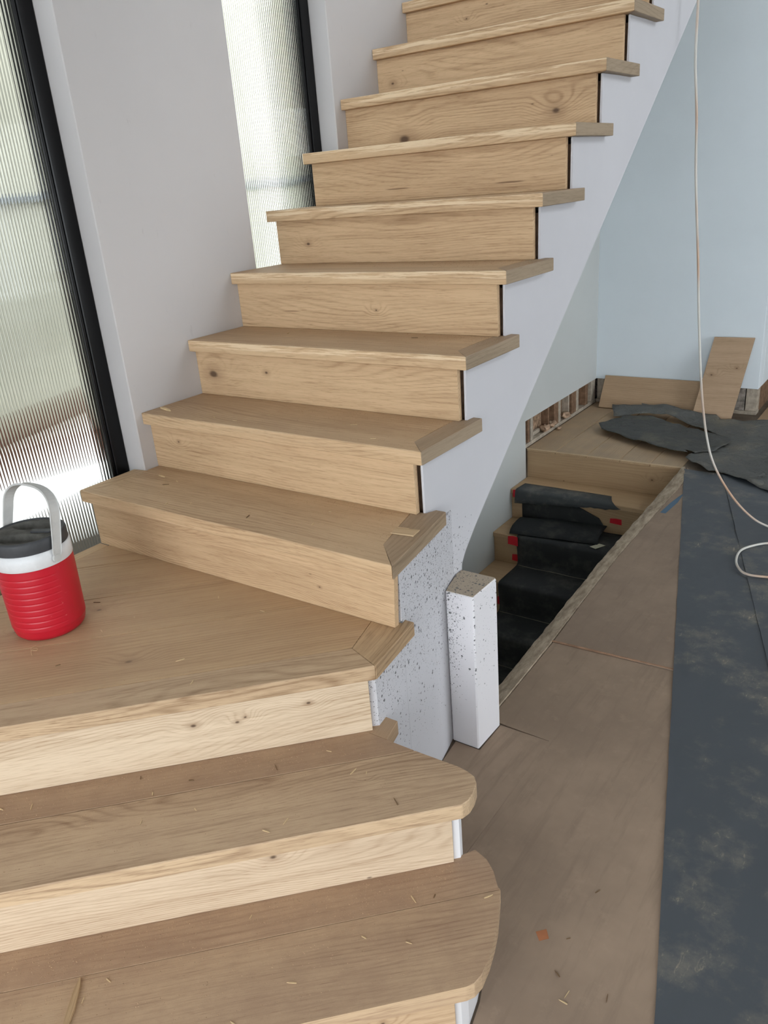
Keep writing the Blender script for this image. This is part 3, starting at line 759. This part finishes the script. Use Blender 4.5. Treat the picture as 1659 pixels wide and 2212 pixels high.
M_MEM = felt('floor_membrane', (0.074, 0.083, 0.094), (0.33, 0.29, 0.215), 0.42, 4.2, 0.5, 1.3, 0.4)
def membrane(name, edge, right, z, label, seed):
    """membrane from the left edge line to the right edge line, gently wrinkled"""
    bm = bmesh.new(); rows = []
    NY, NX = 150, 40
    for j in range(NY + 1):
        t = j / NY
        y = edge[0][1] + (edge[1][1] - edge[0][1]) * t
        xa = edge[0][0] + (edge[1][0] - edge[0][0]) * t + 0.002 * mnoise.noise(Vector((y * 9, seed, 0)))
        xb = right[0] + (right[1] - right[0]) * t
        row = []
        for i in range(NX + 1):
            s = (i / NX) ** 1.6
            x = xa + (xb - xa) * s
            d = 0.0030 * mnoise.fractal(Vector((x * 5 + seed, y * 2.2, 0)), 0.7, 2.1, 4)
            row.append(bm.verts.new((x, y, z + 0.002 + max(-0.0015, d))))
        rows.append(row)
    for a, b in zip(rows[:-1], rows[1:]):
        for i in range(NX): bm.faces.new((a[i], a[i + 1], b[i + 1], b[i]))
    border = [e for e in bm.edges if len(e.link_faces) == 1]
    ext = bmesh.ops.extrude_edge_only(bm, edges=border)
    for v in ext['geom']:
        if isinstance(v, bmesh.types.BMVert): v.co.z = z
    bmesh.ops.recalc_face_normals(bm, faces=bm.faces[:])
    o = obj_bm(name, bm, M_MEM)
    return tag(o, label, 'membrane', 'grey rubber floor membranes')
def edge_x(y): return 0.801 - 0.2638 * (y + 0.234)
membrane('floor_membrane', ((edge_x(-2.6), -2.6), (edge_x(3.02), 3.02)), (2.25, 1.2), 0.0066, 'slate grey dusty floor membrane lying along the hardboard sheets', 2.0)
def seam_x(y): return 0.188 - 0.323 * (y - 2.891) 
membrane('floor_membrane', ((seam_x(-1.0), -1.0), (seam_x(3.0), 3.0)), (2.28, 2.2), 0.0105, 'second slate grey floor membrane under the cord loop at the right edge', 8.0)
o = plan('plywood_sheet', [(0.10, 4.10), (1.5, 4.10), (1.5, 6.4), (0.10, 6.4)], 0.0004, 0.010, oak((0.42, 0.28, 0.165), (0.30, 0.19, 0.11), dust_shade=0.4), None, math.pi / 2, 0.001)
tag(o, 'tan plywood sheet on the floor beyond the far wall corner', 'plywood')

def crumple(name, poly, z, amp, m, label, seed, lift=None):
    """torn paper: polygon filled, refined and crumpled"""
    pts = []
    for i in range(len(poly)):
        a, b = Vector((*poly[i], 0)), Vector((*poly[(i + 1) % len(poly)], 0))
        k = max(1, int((b - a).length / 0.05))
        for q in range(k):
            p = a.lerp(b, q / k)
            j = 0.006 if q else 0.0
            pts.append((p.x + j * mnoise.noise(Vector((p.x * 30, p.y * 30, seed))), p.y + j * mnoise.noise(Vector((p.x * 30, p.y * 30, seed + 5)))))
    bm = bmesh.new()
    vs = [bm.verts.new((x, y, 0)) for x, y in pts]
    es = [bm.edges.new((vs[i], vs[(i + 1) % len(vs)])) for i in range(len(vs))]
    bmesh.ops.triangle_fill(bm, use_beauty=True, edges=es)
    for _ in range(5):
        long = [e for e in bm.edges if e.calc_length() > 0.035]
        if not long: break
        bmesh.ops.subdivide_edges(bm, edges=long, cuts=1)
        bmesh.ops.triangulate(bm, faces=bm.faces[:])
    bmesh.ops.beautify_fill(bm, faces=bm.faces[:], edges=[e for e in bm.edges if not e.is_boundary])
    for v in bm.verts:
        p = v.co
        r = mnoise.ridged_multi_fractal(Vector((p.x * 2.6 + seed, p.y * 3.6 - p.x * 1.8, seed)), 0.9, 2.1, 4, 1.0, 2.0)
        q = mnoise.fractal(Vector((p.x * 9 + seed, p.y * 9, 0)), 0.8, 2.0, 3)
        hgt = amp * max(0.0, 0.42 * r + 0.35 * q)
        v.co.z = z + 0.003 + hgt + (lift(p.x, p.y) if lift else 0)
    bmesh.ops.recalc_face_normals(bm, faces=bm.faces[:])
    if sum(f.normal.z for f in bm.faces) < 0: bmesh.ops.reverse_faces(bm, faces=bm.faces[:])
    o = obj_bm(name, bm, m, None, None, True)
    md = o.modifiers.new('thickness', 'SOLIDIFY'); md.thickness = 0.002; md.offset = 1
    return tag(o, label, 'paper', 'crumpled building paper sheets')
M_PAP = felt('building_paper', (0.078, 0.081, 0.077), (0.20, 0.18, 0.135), 0.55, 4, 0.65, 0.25, 0.3, 0.6)
M_PAP2 = felt('building_paper_dusty', (0.112, 0.114, 0.108), (0.22, 0.20, 0.155), 0.7, 4, 0.6, 0.35, 0.35, 0.6)
P2 = [(-0.833, 4.0), (-0.632, 4.03), (-0.650, 4.075), (-0.468, 4.06), (-0.31, 4.005), (-0.065, 3.985), (0.182, 4.043), (0.75, 4.05), (0.95, 2.60), (0.421, 2.815), (0.263, 2.932), (0.11, 3.025),
      (0.082, 2.989), (-0.019, 3.088), (-0.094, 3.171), (-0.069, 3.30), (0.02, 3.44), (0.03, 3.60), (-0.105, 3.72), (-0.285, 3.85), (-0.431, 3.935), (-0.553, 3.927), (-0.765, 3.839)]
crumple('building_paper', P2, 0.013, 0.022, M_PAP2, 'large crumpled dusty black paper sheet under the hanging cord', 4.0, lift=lambda x, y: 0.045 * max(0.0, min(1.0, (y - 3.86) / 0.18)) * (1 if x < -0.1 else 0.2))
P1 = [(-0.785, 3.614), (-0.721, 3.503), (-0.548, 3.408), (-0.352, 3.303), (-0.212, 3.254), (-0.156, 3.221), (-0.10, 3.228), (-0.13, 3.262), (-0.059, 3.238), (0.041, 3.3), (0.066, 3.487), (0.069, 3.566), (-0.052, 3.619), (-0.184, 3.694), (-0.328, 3.794), (-0.469, 3.857), (-0.548, 3.911), (-0.691, 3.86), (-0.739, 3.723)]
crumple('building_paper', P1, 0.020, 0.026, M_PAP, 'torn black paper piece with a pointed end nearest the open wall strip', 11.0, lift=lambda x, y: 0.02 * max(0, (x + 0.2)))

# ------------------------------------------------------------------ loose boards against the far wall
bd1 = board('loose_board', Matrix.Translation((-0.972, 4.112, 0.001)) @ Matrix.Rotation(math.radians(90 - 32), 4, 'X'), [(0, 0), (0.86, 0.0), (0.86, 0.243), (0.0, 0.243)], 0.014,
            oak((0.46, 0.315, 0.195), (0.33, 0.215, 0.125), dust_shade=0.5, cathedral=0.05), None, 0.001)
tag(bd1, 'long tan board lying on edge against the far wall', 'board')
bl = Vector((-0.295, 4.030, 0.002)); br = Vector((-0.045, 4.045, 0.002)); tl = Vector((-0.232, 4.231, 0.520)); 
ux = (br - bl).normalized(); uy = (tl - bl); uy = (uy - ux * uy.dot(ux)).normalized(); uz = ux.cross(uy)
shx = (tl - bl).dot(ux)
Mb = Matrix(((ux.x, uy.x, uz.x, bl.x), (ux.y, uy.y, uz.y, bl.y), (ux.z, uy.z, uz.z, bl.z), (0, 0, 0, 1)))
bd2 = board('loose_board', Mb, [(0, 0), (0.249, 0.0), (0.249 + shx, 0.552), (shx, 0.552)], 0.012, oak((0.47, 0.325, 0.21), (0.33, 0.22, 0.13), dust_shade=0.4, cathedral=0.05, knots=[(0.09, 0.30, 0.007), (0.24, 0.35, 0.006)]), None, 0.001)
tag(bd2, 'short tan board tilted upright against the far wall', 'board')

# ------------------------------------------------------------------ hanging cord
def cord_mat():
    n = NT('clear_coated_cord'); p = n.tc.outputs['Object']
    f = n.noise(n.vec('MULTIPLY', p, (3, 3, 2.2)), 1, 2)
    return n.done(n.mix(n.step(f, 0.40, 0.62), (0.62, 0.60, 0.55), (0.52, 0.33, 0.22)), 0.35, 0.4)
CR = [(0.030, 2.36, 3.1), (0.031, 2.36, 2.62), (0.033, 2.36, 2.292), (0.040, 2.36, 2.198), (0.044, 2.36, 1.989), (0.063, 2.36, 1.785), (0.076, 2.36, 1.555), (0.109, 2.36, 1.217), (0.133, 2.36, 0.939), (0.168, 2.36, 0.624),
      (0.208, 2.36, 0.406), (0.254, 2.36, 0.275), (0.336, 2.36, 0.148), (0.427, 2.36, 0.058), (0.51, 2.355, 0.022), (0.62, 2.345, 0.019), (0.74, 2.31, 0.019), (0.82, 2.24, 0.019), (0.78, 2.20, 0.019), (0.64, 2.21, 0.019),
      (0.546, 2.175, 0.019), (0.491, 2.119, 0.019), (0.458, 2.05, 0.019), (0.46, 1.958, 0.019), (0.484, 1.881, 0.019), (0.528, 1.831, 0.019), (0.61, 1.839, 0.019), (0.80, 1.90, 0.019), (1.3, 2.0, 0.019)]
tag(tube('hanging_cord', CR, 0.0052, cord_mat(), None, 10, 10), 'pale coiled cord hanging down in front of the far wall and looping on the floor', 'cord')

# ------------------------------------------------------------------ water jug on the landing step
jc = Vector((-0.797, -0.403, 3 * H + 0.0005))
jg = empty('water_jug', jc)
tag(jg, 'red ribbed drinks jug with white collar, dark lid and grey carry handle on the landing', 'jug')
def lathe(name, prof, m, parent, c, seg=72, fn=None, cap=True):
    bm = bmesh.new(); rings = []
    for r, z in prof:
        rings.append([bm.verts.new(((r + (fn(2 * math.pi * k / seg, z) if fn else 0)) * math.cos(2 * math.pi * k / seg), (r + (fn(2 * math.pi * k / seg, z) if fn else 0)) * math.sin(2 * math.pi * k / seg), z)) for k in range(seg)])
    for a, b in zip(rings[:-1], rings[1:]):
        for k in range(seg): bm.faces.new((a[k], a[(k + 1) % seg], b[(k + 1) % seg], b[k]))
    if cap:
        bm.faces.new(rings[0][::-1]); bm.faces.new(rings[-1])
    o = obj_bm(name, bm, m, parent, Matrix.Translation(c), True)
    return o
def jug_red():
    n = NT('red_plastic'); p = n.tc.outputs['Object']
    f = n.noise(p, 60, 4, 0.7); sc_ = n.step(f, 0.66, 0.74, 0, 0.5)
    c = n.mix(n.noise(p, 6, 3), (0.43, 0.006, 0.018), (0.52, 0.010, 0.026))
    c = n.mix(sc_, c, (0.66, 0.16, 0.15))
    return n.done(c, 0.38, 0.45)
def ribs(t, z):
    # raised bands on the side facing the room
    if z < 0.035 or z > 0.185: return 0.0
    d = (t - math.radians(-62) + math.pi) % (2 * math.pi) - math.pi
    mk = max(0.0, 1 - abs(d) / math.radians(62)) ** 0.5
    u = ((z - 0.035) / 0.0172) % 1.0
    return -0.0016 * mk * max(0.0, 1 - abs(u - 0.5) / 0.16)
prof = [(0.0, 0.0), (0.074, 0.0), (0.083, 0.003), (0.089, 0.010), (0.0915, 0.019), (0.0922, 0.027), (0.0935, 0.030)]
prof += [(0.0940 + 0.003 * i / 150, 0.031 + 0.168 * i / 150) for i in range(151)] + [(0.0972, 0.2045)]
lathe('body', prof, jug_red(), jg, jc, 96, ribs, cap=False)
M_JW = plain('white_collar_plastic', (0.70, 0.71, 0.72), 0.4, 0.4, var=0.06, scale=25)
lathe('collar', [(0.0968, 0.2046), (0.0982, 0.206), (0.0984, 0.226), (0.0978, 0.2455), (0.094, 0.2465)], M_JW, jg, jc, 72, cap=False)
M_JL = plain('charcoal_lid', (0.050, 0.052, 0.056), 0.55, 0.35, var=0.15, scale=20)
lid = lathe('lid', [(0.094, 0.2455), (0.0955, 0.248), (0.0955, 0.272), (0.0940, 0.2775), (0.0905, 0.2795), (0.0870, 0.2790), (0.0850, 0.2765)], M_JL, jg, jc, 72, cap=False)
M_DUST = plain('dusty_lid_top', (0.105, 0.102, 0.092), 0.8, 0.2, var=0.25, scale=30)
phi = math.radians(28)
Mj = Matrix.Translation(jc + Vector((0, 0, 0.2765))) @ Matrix.Rotation(phi, 4, 'Z')
bm = bmesh.new(); rings = []       # top with two oval finger wells either side of a bridge
for i in range(25):
    r = 0.0855 * i / 24; ring = []
    for k in range(96 if i else 1):
        x, y = r * math.cos(2 * math.pi * k / 96), r * math.sin(2 * math.pi * k / 96)
        e = math.sqrt((x / 0.062) ** 2 + ((abs(y) - 0.043) / 0.028) ** 2)
        dpt = max(0.0, min(1.0, (1.05 - e) / 0.22))
        ring.append(bm.verts.new((x, y, -0.017 * dpt * dpt * (3 - 2 * dpt))))
    rings.append(ring)
for k in range(96): bm.faces.new((rings[0][0], rings[1][k], rings[1][(k + 1) % 96]))
for a, b in zip(rings[1:-1], rings[2:]):
    for k in range(96): bm.faces.new((a[k], b[k], b[(k + 1) % 96], a[(k + 1) % 96]))
obj_bm('lid_top', bm, M_DUST, lid, Mj, True)
board('spout_latch', Mj @ Matrix.Translation((0.026, 0, 0.0003)), [(-0.012, -0.0085), (0.042, -0.010), (0.046, 0), (0.042, 0.010), (-0.012, 0.0085)], 0.0045, M_JL, lid, 0.0012)
M_HND = plain('grey_handle_plastic', (0.50, 0.50, 0.485), 0.45, 0.4, var=0.06, scale=25)
def jug_handle():
    path = []
    zp = 0.222; hw = 0.1030
    for i in range(9): path.append((hw - 0.006 * (i / 8) ** 2, zp + 0.105 * i / 8))
    n_ = 22
    for i in range(1, n_):
        a = math.pi * i / n_
        cx = math.copysign(abs(math.cos(a)) ** 0.75, math.cos(a)); sy = abs(math.sin(a)) ** 0.85
        path.append((0.097 * cx, zp + 0.105 + 0.070 * sy))
    for i in range(9): path.append((-(hw - 0.006 * ((8 - i) / 8) ** 2), zp + 0.105 * (8 - i) / 8))
    bm = bmesh.new(); prev = None; rings = []
    for i, (x, z) in enumerate(path):
        x0, z0 = path[max(i - 1, 0)]; x1, z1 = path[min(i + 1, len(path) - 1)]
        d = Vector((x1 - x0, 0, z1 - z0)).normalized(); nrm = Vector((-d.z, 0, d.x)); side = Vector((0, 1, 0))
        e = min(i, len(path) - 1 - i)
        wd = 0.0118 * (0.55 + 0.45 * min(1, e / 1.0)) + 0.002 * math.exp(-((e - 10) / 6.0) ** 2)
        th = 0.0026
        c = Vector((x, 0, z))
        prof4 = [(-wd, -th), (-wd * 0.86, -th * 0.4), (wd * 0.86, -th * 0.4), (wd, -th), (wd, th), (-wd, th)]
        sgn = 1
        ring = [bm.verts.new(c + side * a + nrm * b) for a, b in prof4]
        if prev:
            for k in range(6): bm.faces.new((prev[k], prev[(k + 1) % 6], ring[(k + 1) % 6], ring[k]))
        rings.append(ring); prev = ring
    bm.faces.new(rings[0]); bm.faces.new(rings[-1][::-1])
    bmesh.ops.recalc_face_normals(bm, faces=bm.faces[:])
    # lean about the pivot line
    lean = Matrix.Translation((0, 0, zp)) @ Matrix.Rotation(math.radians(-14), 4, 'X') @ Matrix.Translation((0, 0, -zp))
    bmesh.ops.transform(bm, matrix=lean, verts=bm.verts[:])
    o = obj_bm('handle', bm, M_HND, jg, Matrix.Translation(jc) @ Matrix.Rotation(math.radians(3), 4, 'Z'))
    for sx in (1, -1):
        bm2 = bmesh.new()
        bmesh.ops.create_cone(bm2, cap_ends=True, segments=24, radius1=0.0115, radius2=0.0105, depth=0.006)
        Mp = Matrix.Translation(jc) @ Matrix.Rotation(math.radians(3), 4, 'Z') @ Matrix.Translation((sx * 0.1025, 0, zp)) @ Matrix.Rotation(sx * math.pi / 2, 4, 'Y')
        obj_bm('pivot', bm2, M_HND, o, Mp)
jug_handle()

# ------------------------------------------------------------------ scraps, splinters, tape, sawdust
o = plan('wood_scrap', [(-0.040, 0.141), (-0.041, 0.180), (-0.012, 0.186), (-0.006, 0.181), (0.021, 0.189), (0.026, 0.150)], 4 * H + 0.0004, 4 * H + 0.004, oak((0.60, 0.44, 0.27), (0.45, 0.31, 0.18)), None, 0.15, 0.0006)
tag(o, 'pale thin wood offcut lying across the mitred corner of the fourth tread', 'offcut')
def sliver(name, a, b, z, wd, m, label=None, group=None, th=0.003):
    a = Vector((*a, 0)); b = Vector((*b, 0)); d = b - a; L = d.length; an = math.atan2(d.y, d.x)
    M = Matrix.Translation((a.x, a.y, z + 0.0003)) @ Matrix.Rotation(an, 4, 'Z')
    o = board(name, M, [(0, -wd * 0.3), (L * 0.3, -wd * 0.5), (L * 0.8, -wd * 0.35), (L, 0.0), (L * 0.75, wd * 0.4), (L * 0.2, wd * 0.5), (0, wd * 0.35)], th, m, None, 0.0)
    return tag(o, label, 'splinter', group)
M_SPL = plain('pale_splinter', (0.66, 0.50, 0.29), 0.7, 0.2, var=0.15, scale=40)
M_SPD = plain('dark_splinter', (0.20, 0.125, 0.07), 0.8, 0.1, var=0.2, scale=40)
sliver('wood_splinter', (-1.088, 0.318), (-1.020, 0.300), 5 * H, 0.011, M_SPL, 'pale splinter beside the wall on the fifth tread', None, 0.005)
sliver('wood_splinter', (-0.085, -0.952), (-0.150, -0.873), H, 0.014, oak((0.50, 0.35, 0.20), (0.30, 0.19, 0.10)), 'long brown splinter near the front edge of the lowest tread', None, 0.006)
sliver('wood_splinter', (-1.02, 0.205), (-0.985, 0.200), 4 * H, 0.006, M_SPL, 'short pale splinter at the back left of the fourth tread', None, 0.003)
WHERE = {0: 'brown hardboard floor', 1: 'lowest tread', 2: 'second tread', 3: 'landing step around the red jug', 4: 'fourth tread', 5: 'fifth tread', 6: 'sixth tread'}
rs = random.Random(21)
def spot(k):
    while True:
        if k == 1:
            x = rs.uniform(-0.6, 0.5); c = rs.uniform(0.60, 0.97); y = x - c
            if x < 0.46: return x, y, H
        elif k == 2:
            x = rs.uniform(-0.6, 0.36); c = rs.uniform(0.24, 0.60); y = x - c
            if y < -0.17: return x, y, 2 * H
        elif k == 3:
            x = rs.uniform(-0.9, 0.0); c = rs.uniform(-0.6, 0.2); y = x - c
            if y < -0.02 and (Vector((x, y)) - Vector((-0.8, -0.4))).length > 0.12 and x + 0.3 * y < -0.06: return x, y, 3 * H
        elif k in (4, 5, 6):
            return rs.uniform(-0.95, -0.1), yf(k) + rs.uniform(0.03, 0.23), k * H
        else:
            x, y = rs.uniform(0.55, 0.95), rs.uniform(-0.6, 0.9)
            if x < edge_x(y) - 0.06: return x, y, 0.0042
spots = [1] * 14 + [2] * 16 + [3] * 14 + [4] * 9 + [5] * 5 + [6] * 3 + [0] * 10
for i, k in enumerate(spots):
    x, y, z = spot(k); a = rs.uniform(0, 6.28); L = rs.uniform(0.008, 0.024)
    pale = rs.random() < 0.72
    sliver('wood_splinter', (x, y), (x + L * math.cos(a), y + L * math.sin(a)), z, rs.uniform(0.0014, 0.0030), M_SPL if pale else M_SPD,
           'tiny %s wood splinter lying on the %s' % ('pale' if pale else 'dark', WHERE[k]), 'tiny %s splinters on the %s' % ('pale' if pale else 'dark', WHERE[k]), 0.0014)
o = plan('orange_tape', [(0.507, -0.163), (0.525, -0.144), (0.540, -0.164), (0.524, -0.181)], 0.0042, 0.0046, plain('orange_tape', (0.44, 0.17, 0.075), 0.6), None, bev=0)
tag(o, 'square orange tape scrap on the hardboard floor', 'tape')
o = plan('blue_tape', [(0.013, 2.355), (0.040, 2.353), (0.052, 2.52), (0.046, 2.655), (0.034, 2.60), (0.022, 2.50)], 0.0067, 0.0071, plain('blue_tape', (0.085, 0.15, 0.22), 0.6), None, bev=0)
tag(o, 'torn strip of blue tape along the hardboard beside the opening', 'tape')
tube('thread_curl', [(-0.738, -0.487, 0.5868), (-0.735, -0.503, 0.588), (-0.722, -0.512, 0.590), (-0.712, -0.503, 0.5875), (-0.722, -0.496, 0.5865), (-0.728, -0.508, 0.5866), (-0.70, -0.524, 0.5866)], 0.0006, M_SPL, None, 5, 6)
tag(bpy.data.objects['thread_curl'], 'curled pale shaving in front of the red jug', 'shaving')

bm = bmesh.new()
def fleck(x, y, z, s):
    a = rs.uniform(0, 6.28); v = []
    for k in range(3):
        b = a + 2.1 * k + rs.uniform(-0.4, 0.4)
        v.append(bm.verts.new((x + s * math.cos(b), y + s * math.sin(b), z + 0.0003)))
    t = bm.verts.new((x, y, z + 0.0003 + s * 0.8))
    for k in range(3): bm.faces.new((v[k], v[(k + 1) % 3], t))
for _ in range(11000):     # heaped along the foot of the risers, thin elsewhere
    k = rs.choice((1, 1, 1, 1, 2, 2, 2, 3, 4, 5, 6, 7)); s = rs.uniform(0.0005, 0.0015)
    e = min(rs.expovariate(9.0), 0.34)
    if k == 1:
        x = rs.uniform(-0.7, 0.50); y = x - 0.585 - e
        if x > 0.36 + 0.25 * e: continue
        fleck(x, y, H, s)
    elif k == 2:
        x = rs.uniform(-0.7, 0.34); y = x - 0.216 - e
        if y > -0.165: continue
        fleck(x, y, 2 * H, s)
    elif k == 3:
        x = rs.uniform(-0.9, 0.05); y = rs.uniform(-0.5, 0.0)
        if x - y > 0.2: continue
        if math.hypot(x + 0.797, y + 0.403) < 0.1: continue
        fleck(x, y, 3 * H, s * 0.8)
    else:
        x = -min(rs.expovariate(3.2), 1.05) - 0.005; y = yf(k) + 0.272 - min(e, 0.25)
        if k == 4: y = min(y, 0.262)
        fleck(x, y, k * H, s * 0.9)
bmesh.ops.recalc_face_normals(bm, faces=bm.faces[:])
o = obj_bm('sawdust', bm, plain('sawdust', (0.42, 0.285, 0.175), 0.9, 0.1, var=0.25, scale=60))
tag(o, 'fine sawdust scattered over the stair treads', 'sawdust', kind='stuff')
